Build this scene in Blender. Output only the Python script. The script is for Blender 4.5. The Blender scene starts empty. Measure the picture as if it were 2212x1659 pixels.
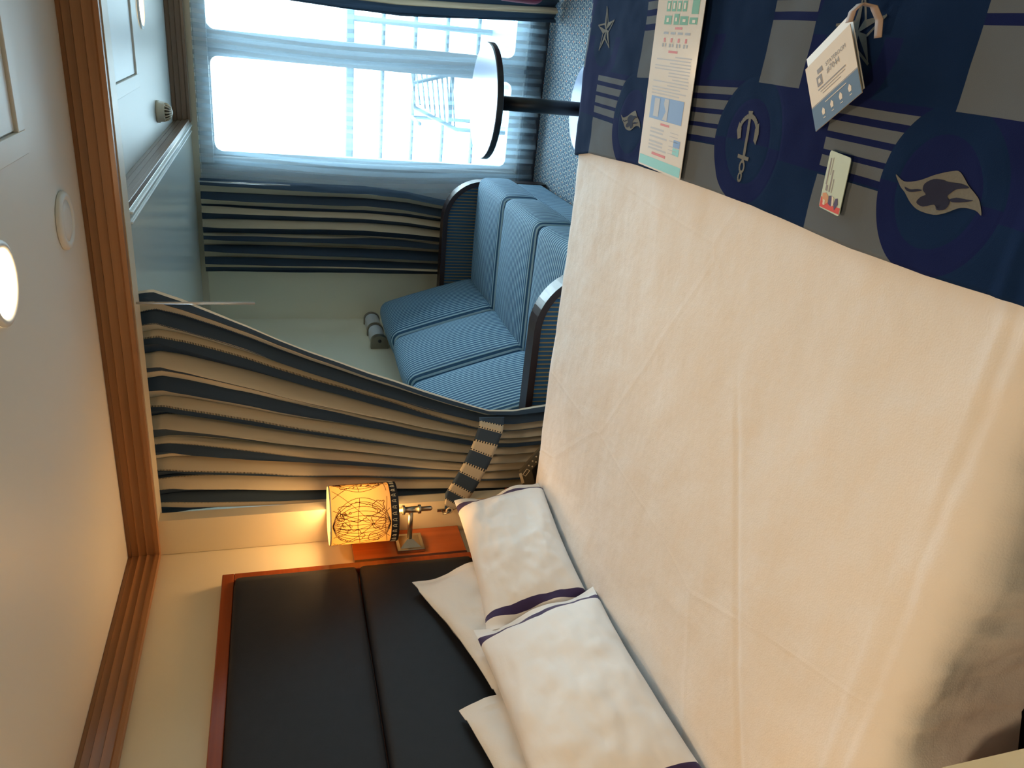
import bpy, bmesh, math, random
from mathutils import Vector, Matrix, noise
R = random.Random(7)
S = bpy.context.scene
C = S.collection
PI = math.pi
# ------------------------------------------------------------------ camera (the photo is a portrait shot lying on its side)
cam = bpy.data.objects.new('camera', bpy.data.cameras.new('camera'))
C.objects.link(cam); S.camera = cam
right = Vector((0.90577, 0.42288, -0.02734))     # upright picture right
down = Vector((0.09833, -0.27249, -0.95712))     # upright picture down
fwd = Vector((-0.4122, 0.86425, -0.2884))
mx = Matrix((down, right, -fwd)).transposed().to_4x4()
cam.matrix_world = mx
cam.data.sensor_width = 36.0
cam.data.lens = 36.0 * 1656.0 / 2212.0
cam.data.clip_start = 0.02
# ------------------------------------------------------------------ world, light, exposure
S.view_settings.view_transform = 'Standard'
S.view_settings.look = 'None'
S.view_settings.gamma = 1.0
S.view_settings.exposure = 0.66
W = bpy.data.worlds.new('sky'); S.world = W; W.use_nodes = True
bg = W.node_tree.nodes['Background']
_wt = W.node_tree
_tc = _wt.nodes.new('ShaderNodeTexCoord'); _sp = _wt.nodes.new('ShaderNodeSeparateXYZ'); _mr = _wt.nodes.new('ShaderNodeMapRange')
_wt.links.new(_tc.outputs['Generated'], _sp.inputs[0]); _wt.links.new(_sp.outputs[2], _mr.inputs[0])
_mr.inputs[1].default_value = -.08; _mr.inputs[2].default_value = .10          # hazy horizon: water below, overcast sky above
_mr.inputs[3].default_value = 5.0; _mr.inputs[4].default_value = 20.0
_wt.links.new(_mr.outputs[0], bg.inputs[1])
bg.inputs[0].default_value = (0.70, 0.90, 1.0, 1)
DOWNLIGHT_W = 3.8
LAMP_W = 5.2
portal = bpy.data.lights.new('window_portal', 'AREA'); portal.shape = 'RECTANGLE'
portal.size = 2.4; portal.size_y = 1.9; portal.cycles.is_portal = True
po = bpy.data.objects.new('window_portal', portal); C.objects.link(po)
po.location = (0.4, 4.93, -0.5); po.rotation_euler = (-PI/2, 0, 0)
S.cycles.use_denoising = True
S.cycles.max_bounces = 10; S.cycles.transparent_max_bounces = 24
S.cycles.sample_clamp_indirect = 6.0
S.cycles.caustics_reflective = False; S.cycles.caustics_refractive = False

ZF = -1.58; ZC = 0.52; XL = -1.77; YB = 2.40; YF = 4.80; XR = 1.7; YN = -1.4

# ------------------------------------------------------------------ material helpers
class NT:
    def __init__(s, name):
        s.m = bpy.data.materials.new(name); s.m.use_nodes = True
        s.t = s.m.node_tree; s.n = s.t.nodes
        s.p = s.n['Principled BSDF']; s.out = s.n['Material Output']
    def node(s, k, **kw):
        x = s.n.new(k)
        for a, b in kw.items(): setattr(x, a, b)
        return x
    def link(s, a, b): s.t.links.new(a, b)
    def val(s, inp, v):
        if isinstance(v, (int, float)): inp.default_value = v
        else: s.link(v, inp)
    def op(s, o, a, b=None, c=None):
        x = s.node('ShaderNodeMath', operation=o)
        s.val(x.inputs[0], a)
        if b is not None: s.val(x.inputs[1], b)
        if c is not None: s.val(x.inputs[2], c)
        return x.outputs[0]
    def mix(s, f, a, b):
        x = s.node('ShaderNodeMix', data_type='RGBA')
        s.val(x.inputs[0], f)
        for i, v in ((6, a), (7, b)):
            if isinstance(v, tuple): x.inputs[i].default_value = (v[0], v[1], v[2], 1)
            else: s.link(v, x.inputs[i])
        return x.outputs[2]
    def coord(s, kind='Object'):
        x = s.node('ShaderNodeTexCoord'); y = s.node('ShaderNodeSeparateXYZ')
        s.link(x.outputs[kind], y.inputs[0]); s.tc = x.outputs[kind]
        return y.outputs[0], y.outputs[1], y.outputs[2]
    def noise(s, scale, detail=4, vec=None, sc=None):
        x = s.node('ShaderNodeTexNoise'); x.inputs['Scale'].default_value = scale; x.inputs['Detail'].default_value = detail
        v = vec if vec is not None else s.node('ShaderNodeTexCoord').outputs['Object']
        if sc:
            mp = s.node('ShaderNodeMapping'); mp.inputs['Scale'].default_value = sc; s.link(v, mp.inputs[0]); v = mp.outputs[0]
        s.link(v, x.inputs['Vector'])
        return x.outputs['Fac']
    def bump(s, h, strength=.3, dist=.002):
        x = s.node('ShaderNodeBump'); x.inputs['Strength'].default_value = strength; x.inputs['Distance'].default_value = dist
        s.val(x.inputs['Height'], h); s.link(x.outputs[0], s.p.inputs['Normal'])
    def base(s, c, rough=.6, **kw):
        if isinstance(c, tuple): s.p.inputs['Base Color'].default_value = (c[0], c[1], c[2], 1)
        else: s.link(c, s.p.inputs['Base Color'])
        s.p.inputs['Roughness'].default_value = rough
        for a, b in kw.items(): s.p.inputs[a].default_value = b
        return s.m
    def between(s, v, a, b): return s.op('MULTIPLY', s.op('GREATER_THAN', v, a), s.op('LESS_THAN', v, b))
    def AND(s, a, b): return s.op('MULTIPLY', a, b)
    def NOT(s, a): return s.op('SUBTRACT', 1.0, a)

def simple(name, col, rough=.6, var=.08, scale=8, bump=0, bscale=200, **kw):
    t = NT(name)
    f = t.noise(scale)
    a = tuple(c * (1 - var) for c in col); b = tuple(min(1, c * (1 + var)) for c in col)
    if bump: t.bump(t.noise(bscale, 2), bump, .001)
    return t.base(t.mix(f, a, b), rough, **kw)

def wood(name, col, axis, rough=.35, dark=.7):
    t = NT(name)
    sc = [60, 60, 60]; sc[axis] = 2.0
    f = t.noise(1.0, 5, sc=tuple(sc))
    return t.base(t.mix(f, tuple(c * dark for c in col), tuple(c * 1.25 for c in col)), rough)

M = {}
M['wall'] = simple('wall_laminate', (.66, .58, .41), .45, .03, 3)
M['alcove'] = simple('alcove_wall_lightened', (.84, .80, .64), .45, .03, 3)  # cabin wall raised in colour to stand for the light in the alcove
M['ceil'] = simple('ceiling_panel', (.80, .78, .72), .42, .02, 2)
M['gloss'] = simple('gloss_panel', (.70, .73, .68), .16, .02, 2)
M['white'] = simple('white_paint', (.8, .81, .8), .4, .02, 3)
M['doorframe'] = simple('door_frame_paint', (.60, .64, .66), .4, .02, 3)
M['cream'] = simple('cream_plastic', (.66, .58, .44), .4, .03, 10)
M['beam_x'] = wood('cornice_wood_across', (.34, .155, .062), 0)
M['beam_y'] = wood('cornice_wood_along', (.34, .155, .062), 1)
M['beam_daylit'] = wood('daylit_cornice_wood', (.21, .135, .09), 0)  # same wood as the beam, its grey daylight cast put into the colour
M['cherry'] = wood('cherry_wood', (.26, .055, .014), 1, .22)
M['cherry_v'] = wood('cherry_panel_wood', (.36, .085, .02), 2, .25)
M['dark_edge'] = simple('dark_edge', (.05, .012, .008), .35, .1)
M['espresso'] = simple('espresso_wood', (.022, .011, .012), .34, .15)
M['leather'] = simple('navy_leather', (.011, .013, .019), .58, .2, 30, .25, 350, **{'Specular IOR Level': .3})
M['steel'] = simple('brushed_nickel', (.42, .38, .31), .28, .05, 60, Metallic=1.0)
M['steel2'] = simple('satin_steel', (.30, .28, .24), .35, .05, 60, Metallic=1.0)
M['black'] = simple('black_metal', (.008, .009, .013), .35, .2)
M['laminate'] = simple('blue_laminate', (.30, .38, .56), .26, .03, 3, **{'Specular IOR Level': .35})
M['opal'] = simple('opal_glass', (.62, .68, .78), .25, .02)
M['maroon'] = simple('maroon_velvet', (.20, .02, .06), .7, .2, 20)
M['phone'] = simple('taupe_plastic', (.075, .062, .04), .4, .1)
M['phone_black'] = simple('black_plastic', (.008, .008, .009), .4, .1)
M['pale'] = simple('pale_plastic', (.55, .45, .30), .4, .05)
M['cabinet'] = simple('sage_cabinet_top', (.50, .52, .44), .4, .03)
M['deck'] = simple('balcony_deck', (.03, .05, .08), .6, .1)
M['rail'] = simple('balcony_rail', (.035, .05, .055), .5, .1)
M['mesh_chair'] = simple('balcony_mesh', (.015, .028, .035), .5, .1)
M['threshold'] = simple('door_threshold', (.03, .035, .05), .5, .1)

def emit(name, col, st):
    t = NT(name); e = t.node('ShaderNodeEmission'); e.inputs[0].default_value = (*col, 1); e.inputs[1].default_value = st
    t.link(e.outputs[0], t.out.inputs[0]); return t.m
M['glow'] = emit('downlight_glow', (1.0, .72, .38), 9.0)

def glass(name):
    t = NT(name); tr = t.node('ShaderNodeBsdfTransparent'); gl = t.node('ShaderNodeBsdfGlossy'); mx_ = t.node('ShaderNodeMixShader')
    fr = t.node('ShaderNodeFresnel'); fr.inputs[0].default_value = 1.35
    gl.inputs['Roughness'].default_value = .02; tr.inputs[0].default_value = (.95, .98, .98, 1)
    t.link(fr.outputs[0], mx_.inputs[0]); t.link(tr.outputs[0], mx_.inputs[1]); t.link(gl.outputs[0], mx_.inputs[2])
    t.link(mx_.outputs[0], t.out.inputs[0]); return t.m
M['glass'] = glass('window_glass')
M['acrylic'] = simple('clear_acrylic', (.9, .9, .9), .08, .01, 5, **{'Transmission Weight': .6, 'IOR': 1.45})

def sheer():
    t = NT('sheer_voile')
    tr = t.node('ShaderNodeBsdfTransparent'); tl = t.node('ShaderNodeBsdfTranslucent'); df = t.node('ShaderNodeBsdfDiffuse')
    tl.inputs[0].default_value = (.38, .54, .66, 1); df.inputs[0].default_value = (.60, .70, .78, 1)
    a = t.node('ShaderNodeMixShader'); a.inputs[0].default_value = .42
    t.link(tl.outputs[0], a.inputs[1]); t.link(df.outputs[0], a.inputs[2])
    b = t.node('ShaderNodeMixShader')
    f = t.noise(1.0, 3, sc=(26, 26, .8))
    mr = t.node('ShaderNodeMapRange'); mr.inputs[1].default_value = .35; mr.inputs[2].default_value = .7
    mr.inputs[3].default_value = .16; mr.inputs[4].default_value = .30
    t.link(f, mr.inputs[0])
    t.link(mr.outputs[0], b.inputs[0]); t.link(tr.outputs[0], b.inputs[1]); t.link(a.outputs[0], b.inputs[2])
    t.link(b.outputs[0], t.out.inputs[0]); return t.m
M['sheer'] = sheer()

def stripe_cloth(name, n, transl=.12, duty=.54, hem=2.0, blue=(.026, .048, .080), cream=(.50, .43, .31), axis=0, dash=140, lo=.04):
    """stripes across the cloth's own width (UV u), with a dashed woven line along each stripe border"""
    t = NT(name)
    u, v, w = t.coord('UV')
    if axis: u, v = v, u
    fr = t.op('FRACT', t.op('MULTIPLY', u, float(n)))
    isb = t.op('LESS_THAN', fr, duty)
    d1 = t.op('LESS_THAN', t.op('ABSOLUTE', t.op('SUBTRACT', fr, duty + .0)), lo)
    saw = t.op('LESS_THAN', t.op('FRACT', t.op('MULTIPLY', v, float(dash))), .5)
    d2 = t.op('LESS_THAN', t.op('ABSOLUTE', t.op('SUBTRACT', fr, 1.0 - lo)), lo * .6)
    dd = t.op('MAXIMUM', d1, d2)
    base = t.mix(isb, cream, blue)
    dashc = t.mix(saw, (.55, .46, .30), (.010, .014, .022))
    col = t.mix(dd, base, dashc)
    col = t.mix(t.op('GREATER_THAN', u, hem), col, (.72, .70, .62))
    t.bump(t.noise(600, 1), .15, .0005)
    t.base(col, .85)
    if transl:
        tl = t.node('ShaderNodeBsdfTranslucent'); t.link(col, tl.inputs[0])
        mx_ = t.node('ShaderNodeMixShader'); mx_.inputs[0].default_value = transl
        t.link(t.p.outputs[0], mx_.inputs[1]); t.link(tl.outputs[0], mx_.inputs[2]); t.link(mx_.outputs[0], t.out.inputs[0])
    return t.m
M['divider'] = stripe_cloth('divider_curtain_cloth', 10.5, .10, lo=.009, dash=210, hem=.994)
M['drape'] = stripe_cloth('window_drape_cloth', 8.45, .12, lo=.009, dash=210)
M['drape2'] = stripe_cloth('window_drape_cloth_narrow', 5.2, .12, lo=.012, dash=210)
M['tieband'] = stripe_cloth('tieback_cloth', 5.25, 0, axis=0, dash=90)

def corduroy(name, axis, pitch=.0205, lw=.38, lc=(.31, .49, .60)):
    t = NT(name)
    x = t.coord('Object'); c = x[axis]
    fr = t.op('FRACT', t.op('MULTIPLY', c, 1.0 / pitch))
    line = t.op('LESS_THAN', fr, lw)
    n1 = t.noise(9, 3)
    blue = t.mix(n1, (.011, .062, .140), (.022, .102, .215))
    col = t.mix(line, blue, lc)
    t.bump(t.op('SINE', t.op('MULTIPLY', c, 2 * PI / pitch)), .35, .002)
    return t.base(col, .85)
M['cord_y'] = corduroy('blue_ribbed_velvet', 1)
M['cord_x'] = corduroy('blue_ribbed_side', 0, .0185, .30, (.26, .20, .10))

def carpet():
    t = NT('patterned_carpet')
    x, y, z = t.coord('Object')
    P, Q = .082, .088
    def cell(ox, oy):
        fx = t.op('SUBTRACT', t.op('FRACT', t.op('ADD', t.op('MULTIPLY', x, 1 / P), ox)), .5)
        fy = t.op('SUBTRACT', t.op('FRACT', t.op('ADD', t.op('MULTIPLY', y, 1 / Q), oy)), .5)
        return t.op('ABSOLUTE', fx), t.op('ABSOLUTE', fy)
    red = white = None
    for ox, oy in ((0, 0), (.5, .5)):
        fx, fy = cell(ox, oy)
        r = t.op('LESS_THAN', t.op('ADD', t.op('MULTIPLY', fx, 1.2), fy), .085)
        st = t.AND(t.op('LESS_THAN', t.op('MULTIPLY', fx, fy), .0050), t.op('LESS_THAN', t.op('ADD', fx, fy), .30))
        ring = t.op('LESS_THAN', t.op('ABSOLUTE', t.op('SUBTRACT', t.op('ADD', t.op('POWER', t.op('MULTIPLY', fx, 2.2), 2.0), t.op('POWER', t.op('MULTIPLY', fy, 2.4), 2.0)), .62)), .09)
        w = t.op('MAXIMUM', st, ring)
        red = r if red is None else t.op('MAXIMUM', red, r)
        white = w if white is None else t.op('MAXIMUM', white, w)
    wv = t.op('GREATER_THAN', t.noise(160, 2), .58)
    white = t.op('MAXIMUM', white, t.op('MULTIPLY', wv, .35))
    c = t.mix(white, (.055, .125, .215), (.50, .56, .54))
    c = t.mix(red, c, (.30, .045, .035))
    t.bump(t.noise(900, 1), .4, .002)
    return t.base(c, .95)
M['carpet'] = carpet()

def linen(name, col=(.80, .78, .76), fine=260, crease=0):
    t = NT(name)
    a = t.noise(5, 4); b = t.noise(fine, 2)
    h = t.op('ADD', t.op('MULTIPLY', a, 2.5), t.op('MULTIPLY', b, .12))
    if crease:
        v = t.node('ShaderNodeTexVoronoi', feature='DISTANCE_TO_EDGE'); v.inputs['Scale'].default_value = 1.7
        mp = t.node('ShaderNodeMapping'); mp.inputs['Scale'].default_value = (1, .55, .2)
        t.link(t.node('ShaderNodeTexCoord').outputs['Object'], mp.inputs[0]); t.link(mp.outputs[0], v.inputs['Vector'])
        e = t.op('MINIMUM', v.outputs['Distance'], .012)
        h = t.op('SUBTRACT', h, t.op('MULTIPLY', e, 12))
        w = t.noise(1, 3, sc=(14, 4, 3))
        h = t.op('ADD', h, t.op('MULTIPLY', w, .5))
    t.bump(h, .55, .008)
    return t.base(t.mix(a, tuple(c * .96 for c in col), col), .8, **{'Sheen Weight': .15})
M['duvet'] = linen('white_duvet_cotton', (.80, .77, .75), 320, 1)

def pillow_mat():
    t = NT('pillowcase_with_navy_stripe')
    u, v, w = t.coord('UV')
    au = t.op('ABSOLUTE', t.op('SUBTRACT', u, .5))
    band = t.between(au, .402, .440)
    a = t.noise(6, 4); t.bump(t.op('ADD', t.op('MULTIPLY', a, 2.0), t.noise(1, 4, sc=(20, 7, 7))), .35, .007)
    return t.base(t.mix(band, (.80, .78, .77), (.032, .016, .085)), .8, **{'Sheen Weight': .15})
M['pillow'] = pillow_mat()
M['pillow_plain'] = linen('plain_pillowcase', (.80, .78, .76), 300)

def runner():
    """woven bed runner: repeating blocks, bands and medallions in cloth coordinates (u = X, v = Y of the cloth)"""
    t = NT('woven_bed_runner')
    x, y, z = t.coord('UV')
    P = .521
    navy = (.006, .012, .075); teal = (.004, .019, .070); grey = (.120, .142, .170)
    yp = t.op('MULTIPLY', t.op('FRACT', t.op('MULTIPLY', t.op('SUBTRACT', 1.668 + P * 8, y), 1 / P)), P)   # 0..P from each start
    # row one
    row1 = t.op('LESS_THAN', x, -.035)
    left = t.op('LESS_THAN', yp, .277)
    col = t.mix(t.op('LESS_THAN', x, -.158), navy, teal)
    col1 = t.mix(t.AND(left, t.op('LESS_THAN', x, -.161)), col, grey)
    st = None
    for a, b in ((-.062, -.048), (-.091, -.073), (-.120, -.101), (-.147, -.129)):
        k = t.between(x, a, b); st = k if st is None else t.op('MAXIMUM', st, k)
    col1 = t.mix(t.AND(t.op('LESS_THAN', yp, .277), st), col1, grey)
    basenavy = t.AND(left, t.between(x, -.161, -.035))
    def circ(cx, cy, r, sx=1.0):
        dx = t.op('MULTIPLY', t.op('SUBTRACT', x, cx), sx); dy = t.op('SUBTRACT', yp, cy)
        d = t.op('SQRT', t.op('ADD', t.op('MULTIPLY', dx, dx), t.op('MULTIPLY', dy, dy)))
        return d, t.op('LESS_THAN', d, r)
    d1, c1 = circ(-.142, .277, .118)
    ringcol = t.mix(t.op('LESS_THAN', x, -.142), teal, navy)
    col1 = t.mix(c1, col1, ringcol)
    _, c1i = circ(-.142, .277, .078)
    col1 = t.mix(c1i, col1, t.mix(t.op('LESS_THAN', x, -.142), navy, teal))
    # row two
    g = t.between(yp, .268, .408)
    col2 = t.mix(t.op('GREATER_THAN', yp, .408), teal, navy)
    col2 = t.mix(g, col2, t.mix(t.op('GREATER_THAN', x, .072), grey, navy))
    s2 = None
    for a, b in ((.086, .104), (.118, .136), (.150, .168), (.182, .200)):
        k = t.between(x, a, b); s2 = k if s2 is None else t.op('MAXIMUM', s2, k)
    col2 = t.mix(t.AND(g, s2), col2, grey)
    g3 = t.AND(g, t.op('GREATER_THAN', x, .215)); col2 = t.mix(g3, col2, navy)
    d2, c2 = circ(.052, .005, .118); d2b, c2b = circ(.052, .526, .118)
    c2 = t.op('MAXIMUM', c2, c2b); col2 = t.mix(c2, col2, ringcol_(t, x, navy, teal))
    _, c2i = circ(.052, .005, .078); _, c2j = circ(.052, .526, .078)
    col2 = t.mix(t.op('MAXIMUM', c2i, c2j), col2, teal)
    colr = t.mix(row1, col2, col1)
    wv = t.noise(700, 2)
    dm = t.op('MINIMUM', t.op('MINIMUM', t.op('ABSOLUTE', t.op('SUBTRACT', d1, .118)), t.op('ABSOLUTE', t.op('SUBTRACT', d1, .078))), .006)
    t.bump(t.op('ADD', t.op('MULTIPLY', wv, .4), t.op('MULTIPLY', dm, 90)), .3, .002)
    return t.base(t.mix(wv, colr, colr), 1.0, **{'Specular IOR Level': .15})
def ringcol_(t, x, navy, teal): return t.mix(t.op('LESS_THAN', x, .052), teal, navy)
M['runner'] = runner()
M['emblem'] = simple('grey_woven_emblem', (.15, .15, .135), .95, .15, 300)
M['emblem_dark'] = simple('navy_woven_emblem', (.010, .012, .04), .95, .1, 300)

def shade():
    t = NT('lamp_shade_paper')
    tl = t.node('ShaderNodeBsdfTranslucent'); tl.inputs[0].default_value = (.26, .145, .034, 1)
    df = t.node('ShaderNodeBsdfDiffuse'); df.inputs[0].default_value = (.80, .68, .42, 1)
    mx_ = t.node('ShaderNodeMixShader'); mx_.inputs[0].default_value = .45
    t.link(tl.outputs[0], mx_.inputs[1]); t.link(df.outputs[0], mx_.inputs[2]); t.link(mx_.outputs[0], t.out.inputs[0])
    return t.m
M['shade'] = shade()
M['ink'] = simple('brown_map_ink', (.10, .03, .004), .8, .1)
M['band'] = simple('navy_shade_band', (.014, .012, .016), .7, .2)
M['bandmark'] = simple('cream_band_mark', (.75, .62, .40), .7, .05)
def flat(name, c, rough=.5): return simple(name, c, max(rough, .14) if rough < .2 else .6, .02, 20)
M['paper'] = flat('laminated_paper', (.78, .74, .70), .14)
M['green'] = flat('print_green', (.12, .34, .20), .3)
M['red'] = flat('print_red', (.62, .16, .15), .3)
M['greyprint'] = flat('print_grey', (.33, .34, .38), .3)
M['greyprint2'] = flat('print_light_grey', (.47, .47, .50), .3)
M['blueprint'] = flat('print_blue', (.20, .33, .62), .3)
M['teal_print'] = flat('print_teal', (.25, .60, .62), .3)
M['sign'] = flat('cream_card', (.72, .62, .50), .45)
M['signblue'] = flat('slate_blue_card', (.075, .13, .22), .4)
M['signink'] = flat('grey_ink', (.24, .21, .20), .5)
M['ribbon'] = flat('taupe_ribbon', (.36, .28, .25), .6)
M['card'] = flat('mint_card', (.50, .58, .48), .35)
M['cardred'] = flat('card_red', (.62, .05, .025), .35)
M['orange'] = flat('print_orange', (.60, .28, .12), .35)
M['purple'] = flat('print_purple', (.06, .03, .10), .35)

# ------------------------------------------------------------------ object helpers
def tag(o, label=None, cat=None, group=None, kind=None):
    if label: o['label'] = label
    if cat: o['category'] = cat
    if group: o['group'] = group
    if kind: o['kind'] = kind
    return o
def thing(name, label, cat, loc=(0, 0, 0), group=None):
    o = bpy.data.objects.new(name, None); C.objects.link(o); o.location = loc
    o.empty_display_size = .05
    return tag(o, label, cat, group)
def obj(name, bm, mat, parent=None, smooth=False, recalc=True):
    if recalc: bmesh.ops.recalc_face_normals(bm, faces=bm.faces)
    me = bpy.data.meshes.new(name); bm.to_mesh(me); bm.free()
    for m in (mat if isinstance(mat, (list, tuple)) else [mat]): me.materials.append(m)
    if smooth:
        for p in me.polygons: p.use_smooth = True
    o = bpy.data.objects.new(name, me); C.objects.link(o)
    if parent:
        o.parent = parent; o.matrix_parent_inverse = Matrix.Translation(-world_loc(parent))
    return o
def world_loc(o):
    # locations here are pure translations down the parent chain
    v = Vector(o.location)
    if o.parent: v = v + world_loc(o.parent) + o.matrix_parent_inverse.translation
    return v
def struct(name, bm, mat, parent=None, smooth=False, label=None):
    o = obj(name, bm, mat, parent, smooth)
    if not parent: o['kind'] = 'structure'
    if label: o['label'] = label
    return o
def box(bm, x0, x1, y0, y1, z0, z1, bev=0):
    r = bmesh.ops.create_cube(bm, size=1.0)
    for v in r['verts']:
        v.co = Vector((x0 + (v.co.x + .5) * (x1 - x0), y0 + (v.co.y + .5) * (y1 - y0), z0 + (v.co.z + .5) * (z1 - z0)))
    if bev:
        es = list({e for v in r['verts'] for e in v.link_edges})
        bmesh.ops.bevel(bm, geom=es, offset=bev, segments=2, affect='EDGES', profile=.5)
    return bm
def bx(*a, **k): return box(bmesh.new(), *a, **k)
def frame_of(d):
    d = d.normalized(); u = d.cross(Vector((0, 0, 1)) if abs(d.z) < .9 else Vector((1, 0, 0))).normalized()
    return u, d.cross(u)
def lathe(bm, o, d, prof, seg=40, caps=True):
    """prof = [(distance along d, radius)]"""
    o = Vector(o); d = Vector(d).normalized(); u, w = frame_of(d); rings = []
    for h, r in prof:
        rings.append([bm.verts.new(o + d * h + (u * math.cos(2 * PI * i / seg) + w * math.sin(2 * PI * i / seg)) * max(r, 1e-5)) for i in range(seg)])
    for a, b in zip(rings, rings[1:]):
        for i in range(seg): bm.faces.new((a[i], a[(i + 1) % seg], b[(i + 1) % seg], b[i]))
    if caps:
        bm.faces.new(rings[0][::-1]); bm.faces.new(rings[-1])
    return bm
def tube(bm, pts, r, seg=8, caps=True):
    pts = [Vector(p) for p in pts]; rings = []
    u = None
    for i, p in enumerate(pts):
        d = (pts[min(i + 1, len(pts) - 1)] - pts[max(i - 1, 0)]).normalized()
        if u is None: u = frame_of(d)[0]
        u = (u - d * u.dot(d)).normalized(); w = d.cross(u)
        rr = r[i] if isinstance(r, (list, tuple)) else r
        rings.append([bm.verts.new(p + (u * math.cos(2 * PI * k / seg) + w * math.sin(2 * PI * k / seg)) * rr) for k in range(seg)])
    for a, b in zip(rings, rings[1:]):
        for i in range(seg): bm.faces.new((a[i], a[(i + 1) % seg], b[(i + 1) % seg], b[i]))
    if caps: bm.faces.new(rings[0][::-1]); bm.faces.new(rings[-1])
    return bm
def prism(bm, pts, off):
    """pts: 3D polygon, extruded by vector off"""
    off = Vector(off); a = [bm.verts.new(Vector(p)) for p in pts]; b = [bm.verts.new(Vector(p) + off) for p in pts]
    bm.faces.new(a[::-1]); bm.faces.new(b); n = len(a)
    for i in range(n): bm.faces.new((a[i], a[(i + 1) % n], b[(i + 1) % n], b[i]))
    return bm
def grid(bm, nu, nv, f, uvf=None, close=False):
    vs = [[bm.verts.new(f(i / nu, j / nv)) for i in range(nu + 1)] for j in range(nv + 1)]
    uvl = bm.loops.layers.uv.verify() if uvf else None
    for j in range(nv):
        for i in range(nu):
            fc = bm.faces.new((vs[j][i], vs[j][i + 1], vs[j + 1][i + 1], vs[j + 1][i])); fc.smooth = True
            if uvf:
                for l, (a, b) in zip(fc.loops, ((i, j), (i + 1, j), (i + 1, j + 1), (i, j + 1))): l[uvl].uv = uvf(a / nu, b / nv)
    return bm
def cushion(bm, c, s, r, puff=(0, 0, 0), n=14, rot=None, fn=None):
    """rounded, puffed box centred at c with full size s"""
    h = Vector(s) / 2; c = Vector(c)
    b2 = bmesh.new(); bmesh.ops.create_cube(b2, size=2.0)
    bmesh.ops.subdivide_edges(b2, edges=b2.edges[:], cuts=n, use_grid_fill=True)
    m = {}
    for v in b2.verts:
        q = Vector([math.copysign(1 - (1 - abs(t)) ** 1.35, t) for t in v.co])
        p = Vector([q[i] * h[i] for i in range(3)])
        k = Vector([max(-(h[i] - r), min(h[i] - r, p[i])) for i in range(3)])
        d = p - k
        if d.length > 1e-9: p = k + d.normalized() * r if d.length > r * .999 or sum(1 for t in d if abs(t) > 1e-6) > 1 else p
        for i in range(3):
            if puff[i]:
                j, l = (i + 1) % 3, (i + 2) % 3
                p[i] += puff[i] * (p[i] / h[i]) * (1 - (p[j] / h[j]) ** 2) * (1 - (p[l] / h[l]) ** 2)
        if fn: p = fn(p)
        if rot: p = rot @ p
        m[v] = bm.verts.new(p + c)
    for f in b2.faces:
        nf = bm.faces.new([m[v] for v in f.verts]); nf.smooth = True
    b2.free(); return bm
def rrect(x0, x1, z0, z1, r, n=8):
    out = []
    for cx, cz, a0 in ((x1 - r, z1 - r, 0), (x0 + r, z1 - r, 90), (x0 + r, z0 + r, 180), (x1 - r, z0 + r, 270)):
        for i in range(n + 1):
            a = math.radians(a0 + 90 * i / n); out.append((cx + r * math.cos(a), cz + r * math.sin(a)))
    return out
def ringplate(bm, outer, inner, y0, y1):
    """plate between two matching loops in the XZ plane"""
    n = len(outer)
    L = [[bm.verts.new((x, y, z)) for x, z in lp] for lp, y in ((outer, y0), (inner, y0), (inner, y1), (outer, y1))]
    for a, b in ((0, 1), (1, 2), (2, 3), (3, 0)):
        for i in range(n):
            try: bm.faces.new((L[a][i], L[a][(i + 1) % n], L[b][(i + 1) % n], L[b][i]))
            except ValueError: pass
    return bm
def outer_rect(x0, x1, z0, z1, n=8):
    out = []
    for cx, cz in ((x1, z1), (x0, z1), (x0, z0), (x1, z0)): out += [(cx, cz)] * (n + 1)
    return out
def fbm(x, y, z, o=3): return noise.fractal(Vector((x, y, z)), 1.0, 2.0, o)

# ------------------------------------------------------------------ setting
struct('floor', bx(XL - .1, XR + .1, YN, YF + .1, ZF - .08, ZF), M['carpet'])
struct('wall_left', bx(XL - .08, XL, YN, YF + .1, ZF, ZC), M['wall'])
struct('wall_right', bx(XR, XR + .08, YN, YF + .1, ZF, ZC), M['wall'])
struct('wall_back', bx(XL - .08, XR + .08, YN - .08, YN, ZF, ZC), M['wall'])
struct('ceiling', bx(XL - .08, XR + .08, YN - .08, YF + .2, ZC, ZC + .08), M['ceil'])
# balcony wall round the two glazed openings
W1 = (-.765, -.262, -1.40, .325); W2 = (-.128, 1.50, -1.40, .335)
bm = bmesh.new()
ringplate(bm, outer_rect(-.80, -.195, -1.47, .36), rrect(*W1, .045), YF + .02, YF + .07)
w1 = struct('window_1', bm, M['doorframe'], smooth=False)
bm = bx(W1[0] - .01, W1[1] + .01, YF + .04, YF + .05, W1[2] - .01, W1[3] + .01)
struct('pane', bm, M['glass'], w1)
bm = bmesh.new()
ringplate(bm, outer_rect(-.195, 1.57, -1.47, .37), rrect(*W2, .045), YF + .02, YF + .07)
w2 = struct('window_2', bm, M['doorframe'])
bm = bx(W2[0] - .01, W2[1] + .01, YF + .04, YF + .05, W2[2] - .01, W2[3] + .01)
struct('pane', bm, M['glass'], w2)
bm = bmesh.new()
box(bm, XL - .08, -.80, YF, YF + .10, ZF, ZC); box(bm, 1.57, XR + .08, YF, YF + .10, ZF, ZC)
box(bm, -.80, 1.57, YF, YF + .10, .36, ZC); box(bm, -.80, 1.57, YF, YF + .10, ZF, -1.47)
struct('wall_balcony', bm, M['doorframe'])
bm = bmesh.new()
box(bm, -.83, 1.6, YF - .03, YF - .001, .33, .40, .004); box(bm, -.22, -.17, YF - .02, YF + .019, -1.46, .35, .006)
box(bm, -.82, -.79, YF - .02, YF + .019, -1.46, .35, .006)
struct('trim_5', bm, M['doorframe'])
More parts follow.
